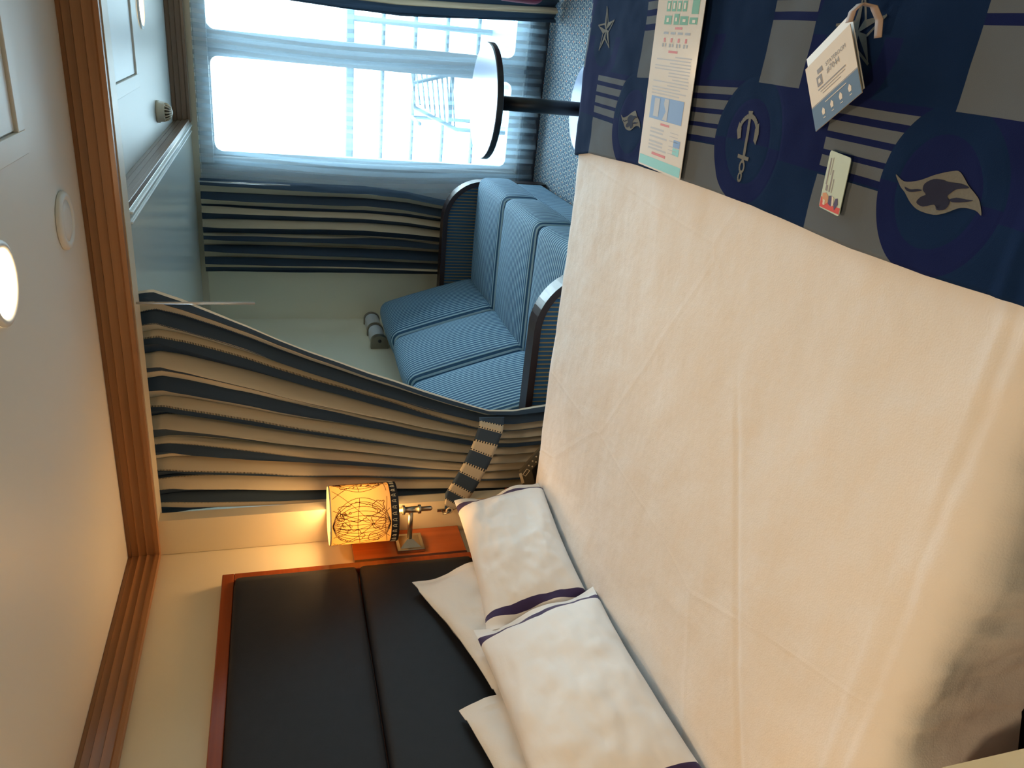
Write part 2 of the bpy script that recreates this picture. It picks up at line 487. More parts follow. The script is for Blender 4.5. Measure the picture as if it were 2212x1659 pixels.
bm = bx(-.95, 1.65, YF - .05, YF - .001, ZF + .001, -1.475, bev=.004)
struct('trim_6', bm, M['threshold'])
# alcove side wall skin, same wall with daylight put into a paler colour, and pilaster beside the divider
struct('wall_alcove', bx(XL, XL + .006, 2.47, YF, ZF, ZC), M['alcove'])
struct('wall_pilaster', bx(XL + .002, -1.628, YB, 2.45, ZF, .415), M['wall'])
struct('wall_far', bx(XL + .006, -1.44, YF - .05, YF, ZF, .43), M['alcove'])

def moulding(bm, a, b, inward, z0=.418, z1=.52, d=.020):
    """stepped cornice from a to b (XY), projecting along inward"""
    prof = [(0, z0), (d + .006, z0), (d + .006, z0 + .012), (d - .002, z0 + .018), (d + .003, z0 + .040), (d - .005, z0 + .043),
            (d + .001, z0 + .066), (d - .007, z0 + .069), (d - .003, z0 + .088), (d - .010, z0 + .091), (d - .010, z1), (0, z1)]
    return prof
def cornice(name, pts, dirs, mat, z0=.418, z1=.52, d=.020, label=None):
    bm = bmesh.new(); prof = moulding(None, None, None, None, z0, z1, d); rings = []
    for p, n in zip(pts, dirs):
        rings.append([bm.verts.new((p[0] + n[0] * o, p[1] + n[1] * o, z)) for o, z in prof])
    for a, b in zip(rings, rings[1:]):
        for i in range(len(prof)): bm.faces.new((a[i], a[(i + 1) % len(prof)], b[(i + 1) % len(prof)], b[i]))
    bm.faces.new(rings[0]); bm.faces.new(rings[-1][::-1])
    return struct(name, bm, mat, label=label)
cornice('trim_1', [(XL, YN), (XL, YB)], [(1, 0), (1, -1)], M['beam_y'], label='brown stepped wood cornice along the headboard wall')
cornice('trim_2', [(XL, YB), (XR, YB)], [(1, -1), (0, -1)], M['beam_x'], label='brown stepped wood beam face above the striped divider curtain')
struct('trim_7', bx(XL, XR, YB, YB + .085, .415, ZC - .001), M['cream'], label='cream underside of the beam over the divider curtain')
# far cornice over the balcony doors and the lowered gloss panel along the left
cornice('trim_3', [(-.6, YF - .07), (XR, YF - .07)], [(0, -1), (0, -1)], M['beam_daylit'], .43, .519, .06, label='grey brown wood cornice above the balcony window')
struct('trim_8', bx(XL, XR, YF - .07, YF - .001, .40, .519), M['cream'])
struct('ceiling_soffit', bx(XL + .007, -.606, 2.60, YF - .071, .436, .519, bev=.002), M['gloss'])
bm = bmesh.new()
for k, (z0, z1, px) in enumerate(((.436, .452, .010), (.455, .476, .004), (.479, .500, .0), (.503, .519, -.004))):
    box(bm, -.607, -.594 + px, 2.60, YF - .131, z0, z1, .002)
struct('trim_4', bm, M['beam_daylit'])
bm = bmesh.new(); box(bm, -.625, -.617, 2.62, YF - .08, .428, .4365, .002); box(bm, -.655, -.649, 2.62, YF - .08, .431, .4365, .001)
struct('trim_9', bm, M['white'])
# ceiling fittings
def hatch(name, x0, x1, y0, y1, label):
    t = thing(name, label, 'ceiling hatch', ((x0 + x1) / 2, (y0 + y1) / 2, ZC))
    bm = bmesh.new(); d = .05
    for a in ((x0, x0 + d, y0, y1), (x1 - d, x1, y0, y1), (x0 + d, x1 - d, y0, y0 + d), (x0 + d, x1 - d, y1 - d, y1)):
        box(bm, *a, ZC - .012, ZC - .0005, .002)
    obj('frame', bm, M['ceil'], t)
    obj('hatch_panel', bx(x0 + d + .004, x1 - d - .004, y0 + d + .004, y1 - d - .004, ZC - .005, ZC - .0005, bev=.001), M['white'], t)
    return t
hatch('ceiling_hatch', -.335, .25, 1.30, 1.93, 'framed white access hatch in the cabin ceiling, near side of the beam')
hatch('ceiling_hatch', -.335, .25, 2.98, 3.57, 'framed pale hatch in the sitting area ceiling beside the smoke detector')
def downlight(x, y, label, power=DOWNLIGHT_W, r=.07):
    t = thing('downlight', label, 'ceiling light', (x, y, ZC), 'round recessed ceiling lights')
    bm = bmesh.new(); lathe(bm, (x, y, ZC - .001), (0, 0, -1), [(0, r + .016), (.006, r + .014), (.009, r + .006), (.007, r), (.001, r)], 48, False)
    obj('trim_ring', bm, M['white'], t, True)
    bm = bmesh.new(); lathe(bm, (x, y, ZC - .001), (0, 0, -1), [(0, r), (.004, r * .98), (.006, r * .6), (.0065, .001)], 48)
    obj('diffuser', bm, M['glow'], t, True)
    L = bpy.data.lights.new('downlight_lamp', 'AREA'); L.shape = 'DISK'; L.size = r * 1.9; L.energy = power; L.color = (1.0, .71, .43)
    lo = bpy.data.objects.new('downlight_lamp', L); C.objects.link(lo); lo.location = (x, y, ZC - .012)
    return t
downlight(-.54, 1.655, 'glowing round ceiling light over the bed, cut by the left edge of the photo')
downlight(-.045, 3.84, 'glowing round ceiling light in the sitting area near the window cornice', DOWNLIGHT_W * .3)
downlight(-.78, .12, 'round ceiling light over the near side of the bed, outside the frame', DOWNLIGHT_W * 1.7)
t = thing('ceiling_disc', 'blank round cream disc on the ceiling between the beam and the bed light', 'ceiling cover', (-.54, 2.175, ZC))
bm = bmesh.new(); lathe(bm, (-.54, 2.175, ZC - .001), (0, 0, -1), [(0, .074), (.006, .074), (.012, .066), (.012, .056), (.008, .052)], 48, False)
obj('rim', bm, M['ceil'], t, True)
bm = bmesh.new(); lathe(bm, (-.54, 2.175, ZC - .001), (0, 0, -1), [(0, .0525), (.008, .0525), (.009, .03), (.0095, .001)], 48)
obj('cover_plate', bm, M['ceil'], t, True)
t = thing('smoke_detector', 'tan domed smoke detector with a slotted cage on the sitting area ceiling', 'smoke detector', (-.485, 4.08, ZC))
bm = bmesh.new(); lathe(bm, (-.485, 4.08, ZC - .001), (0, 0, -1), [(0, .050), (.012, .050), (.014, .046), (.034, .045), (.036, .041)], 40)
obj('base', bm, M['cream'], t, True)
bm = bmesh.new()
for i in range(16):
    a = 2 * PI * i / 16
    tube(bm, [(-.485 + math.cos(a) * .040 * math.cos(b), 4.08 + math.sin(a) * .040 * math.cos(b), ZC - .036 - .030 * math.sin(b)) for b in (0, .4, .8, 1.1)], .0028, 6)
lathe(bm, (-.485, 4.08, ZC - .060), (0, 0, -1), [(0, .021), (.005, .018), (.008, .008)], 24)
obj('cage', bm, M['cream'], t, True)
bm = bmesh.new(); lathe(bm, (-.485, 4.08, ZC - .036), (0, 0, -1), [(0, .030), (.018, .024)], 24)
obj('sensor', bm, M['phone'], t, True)

# ------------------------------------------------------------------ cloth hanging
def drape(name, mat, y0, zs, xl, xr, npl, amp, parent=None, nu=420, nv=70, lean=None, seed=0, xamp=.3, label=None, thick=.0, vs=1.0):
    """hanging cloth; xl, xr are functions of height, amp a function of height"""
    bm = bmesh.new(); z1, z0 = zs
    def f(s, t):
        z = z1 + (z0 - z1) * t
        a, b = xl(z), xr(z); w = b - a
        s2 = s + .012 * math.sin(2 * PI * (s * 3.3 + seed)) + .014 * fbm(s * 7 + seed, z * .7, seed) * min(1, s * 8, (1 - s) * 8)
        ph = 2 * PI * npl * s2 + 1.6 * fbm(s * 5, z * .5, seed + 3)
        am = amp(z) * (1 + .55 * fbm(s * npl * .6 + seed, z * .9, 4.2))
        x = a + w * s2 + xamp * w / npl * math.sin(2 * ph + .7) * .5
        y = y0 + am * math.sin(ph) + (lean(s, z) if lean else 0)
        y += .006 * fbm(s * 22, z * 3, seed)
        return Vector((x, y, z))
    grid(bm, nu, nv, f, lambda a, b: (a, b * abs(z1 - z0) * vs))
    o = obj(name, bm, mat, parent, True, recalc=False)
    return o
def lerp_table(tab):
    def f(z):
        if z >= tab[0][0]: return tab[0][1]
        for (z1, a), (z0, b) in zip(tab, tab[1:]):
            if z >= z0:
                k = (z1 - z) / (z1 - z0); return a + (b - a) * k
        return tab[-1][1]
    return f
# divider curtain gathered by its tieback
t = thing('divider_curtain', 'blue and cream striped curtain tied back beside the bed, hanging from the wood beam', 'curtain', (-1.5, 2.52, ZF))
xr = lerp_table([(.43, -.845), (.38, -.835), (.30, -.862), (.20, -.905), (.10, -.950), (.0, -1.0), (-.1, -1.046), (-.2, -1.088), (-.3, -1.133), (-.4, -1.172), (-.5, -1.215), (-.6, -1.255), (-.7, -1.292), (-.76, -1.312), (-.86, -1.316), (-1.0, -1.30), (-1.55, -1.28)])
xl = lerp_table([(.43, -1.70), (-.3, -1.70), (-.75, -1.715), (-1.55, -1.72)])
am = lerp_table([(.43, .012), (.33, .026), (0, .030), (-.5, .026), (-.76, .016), (-.9, .022), (-1.55, .03)])
drape('cloth_panel', M['divider'], 2.53, (.43, -1.56), xl, xr, 11, am, t, 900, 150, seed=1.3, xamp=.20)
# tieback band: runs from the gathered edge up to the hook on the pilaster
bm = bmesh.new()
pa = [(-1.318, 2.475, -.760), (-1.345, 2.445, -.752), (-1.42, 2.430, -.727), (-1.50, 2.412, -.690), (-1.57, 2.396, -.648), (-1.62, 2.385, -.615), (-1.655, 2.378, -.590)]
def band(u, v):
    k = u * (len(pa) - 1); i = min(int(k), len(pa) - 2); fr = k - i
    p = Vector(pa[i]).lerp(Vector(pa[i + 1]), fr); d = (Vector(pa[i + 1]) - Vector(pa[i])).normalized()
    n = Vector((-d.z, 0, d.x)).normalized()
    hw = .049 if u < .80 else .049 - (u - .80) / .20 * .036
    if u < .12: n = n.lerp(Vector((0, 0, -1)), 1 - u / .12).normalized()
    return p + n * (hw * (v * 2 - 1)) * (-1 if n.z > 0 else 1)
grid(bm, 60, 8, band, lambda a, b: (a, b * .1))
tb = obj('tieback', bm, M['tieband'], t, True)
tb.modifiers.new('s', 'SOLIDIFY').thickness = .004
h = thing('tieback_hook', 'small brass ringed hook on the cream wall holding the curtain tieback', 'hook', (-1.655, 2.4, -.59))
bm = bmesh.new()
cx, cy, cz = -1.650, 2.366, -.596
tube(bm, [(cx + .011 * math.cos(a), cy, cz + .011 * math.sin(a)) for a in [2 * PI * i / 20 for i in range(21)]], .0032, 8, False)
obj('eyelet', bm, M['pale'], h, True)
bm = bmesh.new(); tube(bm, [(-1.668, 2.399, -.575), (-1.668, 2.372, -.575), (-1.66, 2.362, -.584), (-1.652, 2.362, -.596)], .0028, 8)
box(bm, -1.674, -1.662, 2.394, 2.3995, -.588, -.556, .001)
obj('hook', bm, M['steel2'], h, True)
def wand(x, y, z1, z0, label):
    bm = bmesh.new(); lathe(bm, (x, y, z0), (0, 0, 1), [(0, .0042), (z1 - z0, .0042)], 12)
    tag(obj('curtain_wand', bm, M['acrylic'], smooth=True), label, 'curtain wand')
wand(-.85, 2.43, .414, .072, 'clear acrylic curtain wand hanging at the edge of the divider curtain')
wand(-.885, 4.52, .399, -.08, 'clear acrylic curtain wand hanging at the edge of the window drape')

# window drapes and sheer
t = thing('window_drape', 'blue and cream striped drape hanging left of the balcony window behind the sofa', 'curtain', (-1.15, 4.6, ZF), 'heavy striped drapes at the balcony window')
xr = lerp_table([(.40, -.895), (0, -.90), (-.5, -.90), (-.75, -.92), (-.95, -.955), (-1.56, -1.0)])
drape('cloth_panel', M['drape'], 4.61, (.40, -1.56), lambda z: -1.43 + 0 * z, xr, 7, lerp_table([(.4, .010), (.3, .026), (-1.5, .032)]), t, 560, 100, seed=5.1, xamp=.18)
t = thing('window_drape', 'dark shadowed striped drape at the top edge of the photo beside the balcony window', 'curtain', (.4, 4.6, ZF), 'heavy striped drapes at the balcony window')
xl = lerp_table([(.40, .12), (.05, .045), (-.37, .030), (-.66, .028), (-1.02, .048), (-1.50, .082), (-1.56, .085)])
drape('cloth_panel', M['drape2'], 4.60, (.40, -1.56), xl, lambda z: .50 + 0 * z, 6, lerp_table([(.4, .010), (.3, .03), (-1.5, .036)]), t, 480, 90, seed=9.1, xamp=.18)
t = thing('sheer_curtain', 'white translucent sheer curtain across the balcony window', 'curtain', (0, 4.7, ZF))
def shl(s, z): return .012 * math.sin(s * 60 + z * 2.2) * max(0, min(1, (.45 - z)))
drape('voile', M['sheer'], 4.70, (.40, -1.545), lambda z: -.97 + .02 * math.sin(z * 3), lambda z: 1.62 + 0 * z, 28,
      lerp_table([(.40, .006), (.3, .014), (-1.5, .022)]), t, 720, 60, lean=shl, seed=2.2, xamp=.5)

# ------------------------------------------------------------------ balcony
tag(obj('balcony_deck', bx(-2.2, 2.2, YF + .11, 6.35, ZF - .10, ZF - .02), M['deck']), 'bluish balcony deck outside the window', 'balcony')
t = thing('balcony_railing', 'pale horizontal balcony rails seen through the sheer curtain', 'railing', (0, 6.2, ZF))
bm = bmesh.new(); box(bm, -2.2, 2.2, 6.14, 6.22, -.575, -.515, .01); obj('handrail', bm, M['rail'], t)
for z in (-.785, -1.02, -1.26, -1.50):
    bm = bmesh.new(); tube(bm, [(-2.2, 6.18, z), (2.2, 6.18, z)], .017, 10); obj('rail', bm, M['rail'], t, True)
for x in (-2.1, -1.05, 0.0, 1.05, 2.1):
    obj('post', bx(x - .02, x + .02, 6.16, 6.20, ZF - .02, -.56), M['rail'], t)
t = thing('balcony_chair', 'slatted balcony armchair seen as a silhouette through the sheer curtain', 'chair', (-.5, 5.5, ZF))
bm = bmesh.new()
for i in range(9):
    z = -1.18 + i * .035; tube(bm, [(-.62 + .02 * i, 5.35, z), (-.30 + .0 * i, 5.55, z)], .006, 6)
tube(bm, [(-.62, 5.35, -1.60), (-.62, 5.35, -1.19), (-.5, 5.36, -.90), (-.36, 5.5, -.90), (-.28, 5.56, -1.19), (-.28, 5.56, -1.60)], .014, 8)
obj('backrest', bm, M['mesh_chair'], t, True)
bm = bmesh.new(); box(bm, -.64, -.26, 5.55, 5.95, -1.20, -1.17, .008); obj('seat', bm, M['mesh_chair'], t)
for x, y in ((-.62, 5.93), (-.28, 5.93)):
    bm = bmesh.new(); tube(bm, [(x, y, -1.60), (x, y, -.98), (x, y - .4, -.97)], .013, 8); obj('armrest_leg', bm, M['mesh_chair'], t, True)

# ------------------------------------------------------------------ sofa
sofa = thing('sofa', 'blue pinstriped velvet sofa with dark wooden arm rims against the left wall', 'sofa', (-1.2, 3.5, ZF))
SY0, SY1 = 2.73, 4.455
obj('base', bx(-1.70, -.86, SY0 - .02, SY1 + .01, ZF + .06, -1.37, bev=.012), M['cord_y'], sofa)
n = 3; L = (SY1 - SY0) / n
for i in range(3):
    y = SY0 + L * (i + .5)
    bm = bmesh.new(); cushion(bm, (-1.155, y, -1.245), (.77, L - .004, .215), .045, (.012, 0, .022), 16); obj('seat_cushion', bm, M['cord_y'], sofa, True)
    rot = Matrix.Rotation(math.radians(-17), 3, 'Y')
    bm = bmesh.new(); cushion(bm, (-1.545, y, -.895), (.19, L - .004, .62), .06, (.025, 0, .012), 16, rot); obj('back_cushion', bm, M['cord_y'], sofa, True)
obj('front_panel', bx(-.865, -.80, SY0, SY1, -1.545, -1.365, bev=.02), M['cord_y'], sofa)
for y in (SY0 - .085, SY1 + .008):
    def prof(ins):
        r = .24 - ins; xf = -.80 - ins; zt = -.95 - ins
        p = [(-1.62, ZF + .012), (-1.62, zt)] + [(xf - r + r * math.sin(a), zt - r + r * math.cos(a)) for a in [PI / 2 * k / 12 for k in range(13)]] + [(xf, ZF + .012)]
        return p
    bm = bmesh.new(); o_, i_ = prof(0), prof(.028); nn = len(o_)
    A = [[bm.verts.new((x, yy, z)) for x, z in lp] for lp, yy in ((o_, y), (i_, y), (i_, y + .08), (o_, y + .08))]
    for a, b in ((0, 1), (1, 2), (2, 3), (3, 0)):
        for k in range(1, nn - 1): bm.faces.new((A[a][k], A[a][k + 1], A[b][k + 1], A[b][k]))
    bm.faces.new([A[k][1] for k in range(4)]); bm.faces.new([A[k][-1] for k in range(4)])
    arm = obj('arm', bm, M['espresso'], sofa)
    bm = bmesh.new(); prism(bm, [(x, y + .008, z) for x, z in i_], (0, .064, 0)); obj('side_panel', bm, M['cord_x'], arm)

# wall sconce above the sofa: axis along the wall
t = thing('wall_sconce', 'horizontal white wall light with three metal bands above the blue sofa', 'wall light', (XL, 4.42, -.56))
def halfcyl(bm, y0, y1, r, z=-.565, x=XL + .006, d=.035):
    pts = [(x, z + r)] + [(x + d + r * math.sin(a) * .9, z + r * math.cos(a)) for a in [PI * k / 16 for k in range(17)]] + [(x, z - r)]
    return prism(bm, [(p[0], y0, p[1]) for p in pts], (0, y1 - y0, 0))
bm = bmesh.new(); halfcyl(bm, 4.27, 4.64, .043); obj('opal_shade', bm, M['opal'], t)
for y0, y1, r in ((4.235, 4.275, .051), (4.44, 4.47, .050), (4.64, 4.66, .050)):
    bm = bmesh.new(); halfcyl(bm, y0, y1, r); obj('band', bm, M['steel2'], t)
bm = bmesh.new(); lathe(bm, (XL + .055, 4.236, -.565), (0, -1, 0), [(0, .010), (.004, .010), (.006, .006)], 20); obj('end_screw', bm, M['black'], t)

# round table
TX, TY, TZ = -.318, 3.99, -1.015
t = thing('coffee_table', 'low round table with shiny blue white top and black pedestal before the window', 'table', (TX, TY, ZF))
bm = bmesh.new(); lathe(bm, (TX, TY, TZ - .003), (0, 0, 1), [(0, .274), (.0035, .273)], 72); obj('table_top', bm, M['laminate'], t)
bm = bmesh.new(); lathe(bm, (TX, TY, TZ - .032), (0, 0, 1), [(0, .274), (.003, .2775), (.026, .2775), (.0295, .275)], 72); obj('edge_band', bm, M['black'], t)
bm = bmesh.new(); lathe(bm, (TX, TY, ZF + .014), (0, 0, 1), [(0, .036), (TZ - .034 - ZF - .014, .036)], 32); obj('pedestal', bm, M['black'], t, True)
bm = bmesh.new(); lathe(bm, (TX, TY, ZF + .001), (0, 0, 1), [(0, .235), (.008, .235), (.014, .220)], 64); obj('base_plate', bm, M['laminate'], t)

# maroon chair at the top edge
t = thing('side_chair', 'maroon upholstered chair back showing at the top edge before the dark drape', 'chair', (.45, 4.15, ZF))
bm = bmesh.new(); cushion(bm, (.40, 4.10, -1.19), (.50, .09, .27), .06, (0, .01, 0), 12); obj('backrest', bm, M['maroon'], t, True)
bm = bmesh.new(); cushion(bm, (.40, 3.85, -1.16), (.48, .42, .09), .04, (0, 0, .01), 8); 
bmesh.ops.translate(bm, verts=bm.verts, vec=(0, 0, .0)); obj('seat', bm, M['maroon'], t, True)
for x, y in ((.22, 4.10), (.58, 4.10), (.22, 3.70), (.58, 3.70)):
    bm = bmesh.new(); lathe(bm, (x, y, ZF + .001), (0, 0, 1), [(0, .014), (.36, .018)], 12); obj('leg', bm, M['espresso'], t, True)

# ------------------------------------------------------------------ headboard and wall panel
t = thing('headboard', 'tall headboard of two dark padded panels in a cherry wood frame behind the pillows', 'headboard', (XL, 1.4, ZF))
bm = bmesh.new()
HY1, HY0, HT = 2.205, .62, .205
box(bm, XL + .001, -1.725, HY0, HY1, HT - .038, HT, .003)
box(bm, XL + .001, -1.725, HY1 - .035, HY1, ZF + .01, HT - .038, .003)
box(bm, XL + .001, -1.725, HY0, HY0 + .035, ZF + .01, HT - .038, .003)
box(bm, XL + .001, -1.750, HY0 + .035, HY1 - .035, ZF + .01, HT - .038)
obj('frame', bm, M['cherry'], t)
for z0, z1 in ((-.235, HT - .039), (-.64, -.239), (-.98, -.644)):
    bm = bmesh.new(); cushion(bm, (-1.728, (HY0 + HY1) / 2, (z0 + z1) / 2), (.042, HY1 - HY0 - .072, z1 - z0), .018, (.006, 0, 0), 18); obj('padded_panel', bm, M['leather'], t, True)
t = thing('lamp_panel', 'cherry wood wall panel beside the headboard carrying the bedside lamp', 'wall panel', (XL, 2.3, -.64))
obj('panel', bx(XL + .001, -1.742, 2.235, 2.395, -.64, -.232, bev=.002), M['cherry_v'], t)
obj('edge_strip', bx(XL + .001, -1.738, 2.215, 2.234, -.64, -.232, bev=.002), M['dark_edge'], t)

# ------------------------------------------------------------------ bedside lamp
def wall_lamp(X, Y, label, power):
    Z = -.437; xb = -1.742
    t = thing('wall_lamp', label, 'wall lamp', (xb, Y, Z), 'swing arm bedside lamps')
    bm = bmesh.new(); box(bm, xb + .0005, xb + .014, Y - .05, Y + .05, Z - .05, Z + .05, .002)
    a = [bm.verts.new((xb + .014, Y + sy * .038, Z + sz * .038)) for sy, sz in ((-1, -1), (1, -1), (1, 1), (-1, 1))]
    b = [bm.verts.new((xb + .032, Y + sy * .011, Z + sz * .011)) for sy, sz in ((-1, -1), (1, -1), (1, 1), (-1, 1))]
    for i in range(4): bm.faces.new((a[i], a[(i + 1) % 4], b[(i + 1) % 4], b[i]))
    bm.faces.new(b)
    obj('mount_plate', bm, M['steel'], t)
    bm = bmesh.new(); lathe(bm, (xb + .028, Y, Z), (1, 0, 0), [(0, .0095), (X - xb - .028, .0085)], 20); obj('arm', bm, M['steel'], t, True)
    bm = bmesh.new(); lathe(bm, (X, Y, -.515), (0, 0, 1), [(0, .002), (.003, .0065), (.006, .0085), (.042, .0085), (.043, .0165), (.052, .0165), (.053, .0115), (.100, .0115), (.101, .0175), (.110, .0175), (.111, .0105), (.168, .0105)], 24)
    obj('stem', bm, M['steel'], t, True)
    r = .103; z0, z1 = -.372, -.148
    bm = bmesh.new(); lathe(bm, (X, Y, z0), (0, 0, 1), [(.018, r), (z1 - z0, r)], 96, False); sh = obj('lamp_shade', bm, M['shade'], t, True)
    bm = bmesh.new(); lathe(bm, (X, Y, z0 - .008), (0, 0, 1), [(0, r - .001), (0, r + .0018), (.027, r + .0018), (.027, r - .001)], 96, False); bd = obj('shade_band', bm, M['band'], sh, True)
    bm = bmesh.new(); lathe(bm, (X, Y, z1 - .003), (0, 0, 1), [(0, r - .0008), (0, r + .0012), (.005, r + .0012), (.005, r - .0008)], 96, False); obj('top_rim', bm, M['bandmark'], sh, True)
    bm = bmesh.new()
    def cyl(a, z, k=.0006): return (X + (r + k) * math.cos(a), Y + (r + k) * math.sin(a), z)
    for i in range(30):
        a0 = 2 * PI * i / 30
        tube(bm, [cyl(a0 + da, z0 + .005 + dz, .0022) for da, dz in ((-.042, -.005), (-.03, .006), (0, .010), (.03, .006), (.042, -.005))], .0013, 5)
        tube(bm, [cyl(a0 + da, z0 + .004, .0022) for da in (-.02, .02)], .0011, 5)
    obj('band_marks', bm, M['bandmark'], sh, True)
    # map printed on the shade: globe graticules, bearings and coastlines
    bm = bmesh.new(); zb, zt = z0 + .021, z1 - .006; zc = (zb + zt) / 2; hh = (zt - zb) / 2; rr = random.Random(3)
    w = .0009
    for g in range(3):
        ac = -1.35 + g * 2 * PI / 3; half = .92
        for k in range(-6, 7):
            b = k / 6.0
            tube(bm, [cyl(ac + half * b * math.cos(q * PI / 2) ** .55, zc + hh * q) for q in [-.999 + 1.998 * j / 16 for j in range(17)]], w, 4)
        for sl in (-.9, -.35, .4, 1.0):
            tube(bm, [cyl(ac + half * (sl * .4 + q * sl), zc + hh * q * .97) for q in [-1 + 2 * j / 10 for j in range(11)]], w, 4)
        for kz in (-.85, .1):
            tube(bm, [cyl(ac + half * q, zc + hh * (kz + .05 * math.cos(q * 3))) for q in [-1 + 2 * j / 12 for j in range(13)]], w, 4)
        for ca, cz, ra, rz in ((-.45, .35, .28, .40), (.42, .10, .30, .55), (.05, -.55, .22, .22), (-.05, .55, .12, .16), (.30, .72, .12, .12), (-.55, -.45, .16, .2), (.62, -.6, .2, .18)):
            p1 = rr.random() * 9; pts = []
            for j in range(49):
                q = 2 * PI * j / 48; nz = 1 + .55 * noise.noise(Vector((math.cos(q) * 1.6 + p1, math.sin(q) * 1.6, p1))) + .25 * noise.noise(Vector((math.cos(q) * 6, math.sin(q) * 6 + p1, 3)))
                pts.append(cyl(ac + ca + ra * nz * math.cos(q), max(zb, min(zt, zc + hh * (cz + rz * nz * math.sin(q)))), .0008))
            tube(bm, pts, w * 1.25, 4, False)
        for j in range(22):
            a_, z_ = ac + .1 + rr.uniform(-.32, .32), zc + hh * rr.uniform(.35, .85); q = rr.uniform(.008, .022)
            tube(bm, [cyl(a_ + q * 2.2 * math.cos(e), z_ + q * .22 * math.sin(e), .0008) for e in (0, 1.2, 2.4, 3.6, 4.8, 6.283)], w, 4, False)
    obj('map_print', bm, M['ink'], sh)
    bm = bmesh.new(); bmesh.ops.create_uvsphere(bm, u_segments=20, v_segments=14, radius=.026, matrix=Matrix.Translation((X, Y, -.275))); obj('bulb', bm, emit('bulb_glow', (1.0, .62, .25), 25.0), t, True)
    bm = bmesh.new(); lathe(bm, (X, Y, -.352), (0, 0, 1), [(0, .014), (.05, .014)], 20)
    for k in range(3):
        a = k * 2 * PI / 3; tube(bm, [(X, Y, -.35), (X + r * .99 * math.cos(a), Y + r * .99 * math.sin(a), -.35)], .0015, 6)
    obj('socket', bm, M['steel2'], t)
    P_ = bpy.data.lights.new('lamp_bulb_light', 'POINT'); P_.energy = power; P_.color = (1.0, .56, .22); P_.shadow_soft_size = .085
    po_ = bpy.data.objects.new('lamp_bulb_light', P_); C.objects.link(po_); po_.location = (X, Y, -.235)
    return t
wall_lamp(-1.588, 2.30, 'lit bedside lamp with a map printed shade on the wood panel beside the headboard', LAMP_W)
wall_lamp(-1.588, .52, 'lit bedside lamp on the near side of the headboard, outside the frame', LAMP_W)

# ------------------------------------------------------------------ bed
ZB = -.90
BX0, BX1 = -1.70, .36
def cross(t):
    """cross-section of the made bed over cloth arc length t (equals Y on the flat top): returns y, z, ny, nz"""
    y0, y1, r = .680, 2.285, .055
    if t < y0:
        a = (y0 - t) / r
        if a < PI / 2: return y0 - r * math.sin(a), ZB - r + r * math.cos(a), -math.sin(a), math.cos(a)
        return y0 - r, ZB - r - (y0 - t - r * PI / 2), -1, 0
    if t > y1:
        a = (t - y1) / r
        if a < PI / 2: return y1 + r * math.sin(a), ZB - r + r * math.cos(a), math.sin(a), math.cos(a)
        return y1 + r, ZB - r - (t - y1 - r * PI / 2), 1, 0
    return t, ZB, 0, 1
def bed_surf(x, t, off=0.0):
    y, z, ny, nz = cross(t)
    h = .006 * fbm(x * 2.2, t * 2.2, 1.7) + .0025 * fbm(x * 9, t * 6, 5.0)
    h += .010 * math.sin(min(1, max(0, (t - .680) / 1.6)) * PI)
    s = max(0.0, min(1.0, (.74 - t) / .2))                       # folds of the hanging side
    h += s * (.013 * math.sin(x * 17 + 2 * fbm(x * 2, t, 2)) + .012 * fbm(x * 9, t * 2.5, 8) + .006 * fbm(x * 24, t * 5, 3))
    # hem seam: two ridges along the near edge
    for c_, w_ in ((.728, .004), (.716, .003), (.682, .005)):
        cc = c_ - .03 * (x + .6) * .15
        h += .0032 * math.exp(-((t - cc) / w_) ** 2)
    # one long crease
    q = t - (1.02 + .42 * (x + 1.1)) ; 
    if x < -.55: h -= .0035 * math.exp(-(q / .008) ** 2) * min(1, (-.55 - x) * 6)
    hh = h + off
    return Vector((x, y + ny * hh, z + nz * hh))
bed = thing('bed', 'made up double bed with a plain white duvet in the foreground', 'bed', (-.7, 1.53, ZF))
T0, T1 = .40, 2.80
bm = bmesh.new(); grid(bm, 260, 260, lambda a, b: bed_surf(BX0 + (BX1 - BX0) * a, T0 + (T1 - T0) * b), lambda a, b: (BX0 + (BX1 - BX0) * a, T0 + (T1 - T0) * b))
du = obj('duvet', bm, M['duvet'], bed, True, recalc=False)
obj('mattress', bx(BX0 + .01, BX1 - .01, .71, 2.27, -1.13, ZB - .03, bev=.03), M['white'], bed)
obj('bed_base', bx(BX0 + .01, BX1 - .02, .70, 2.28, ZF + .01, -1.135, bev=.005), M['dark_edge'], bed)
# runner across the foot of the bed
runner_o = thing('bed_runner', 'navy and grey woven bed runner with anchor, star and flame medallions', 'bed runner', (0, 1.53, ZB))
def run_edge(t):   # left edge of the runner along the bed width
    tab = lerp_table([(2.6, -.36), (2.33, -.322), (2.18, -.293), (1.85, -.268), (1.65, -.258), (1.3, -.252), (1.14, -.254), (1.0, -.256), (.85, -.252), (.75, -.245), (.5, -.23)])
    return tab(t)
RT0, RT1 = .50, 2.56; OFF = .009
def run_surf(x, t, off=0): return bed_surf(x, t, OFF + .004 * fbm(x * 5 + 3, t * 5, 2) + off)
def cloth_uv(x, t):
    # the weave is pulled a little out of square where the cloth was smoothed over the bed
    tab = lerp_table([(2.6, 2.615), (2.17, 2.184), (1.899, 1.912), (1.351, 1.391), (.880, .870), (.4, .39)])
    return x + .030 * max(0, min(1, (t - 1.40) / .5)), tab(t)
def rf(a, b):
    t = RT0 + (RT1 - RT0) * b; e = run_edge(t)
    return e + (BX1 + .005 - e) * a, t
bm = bmesh.new(); grid(bm, 90, 220, lambda a, b: run_surf(*rf(a, b)), lambda a, b: cloth_uv(*rf(a, b)))
ro = obj('woven_cloth', bm, M['runner'], runner_o, True, recalc=False)
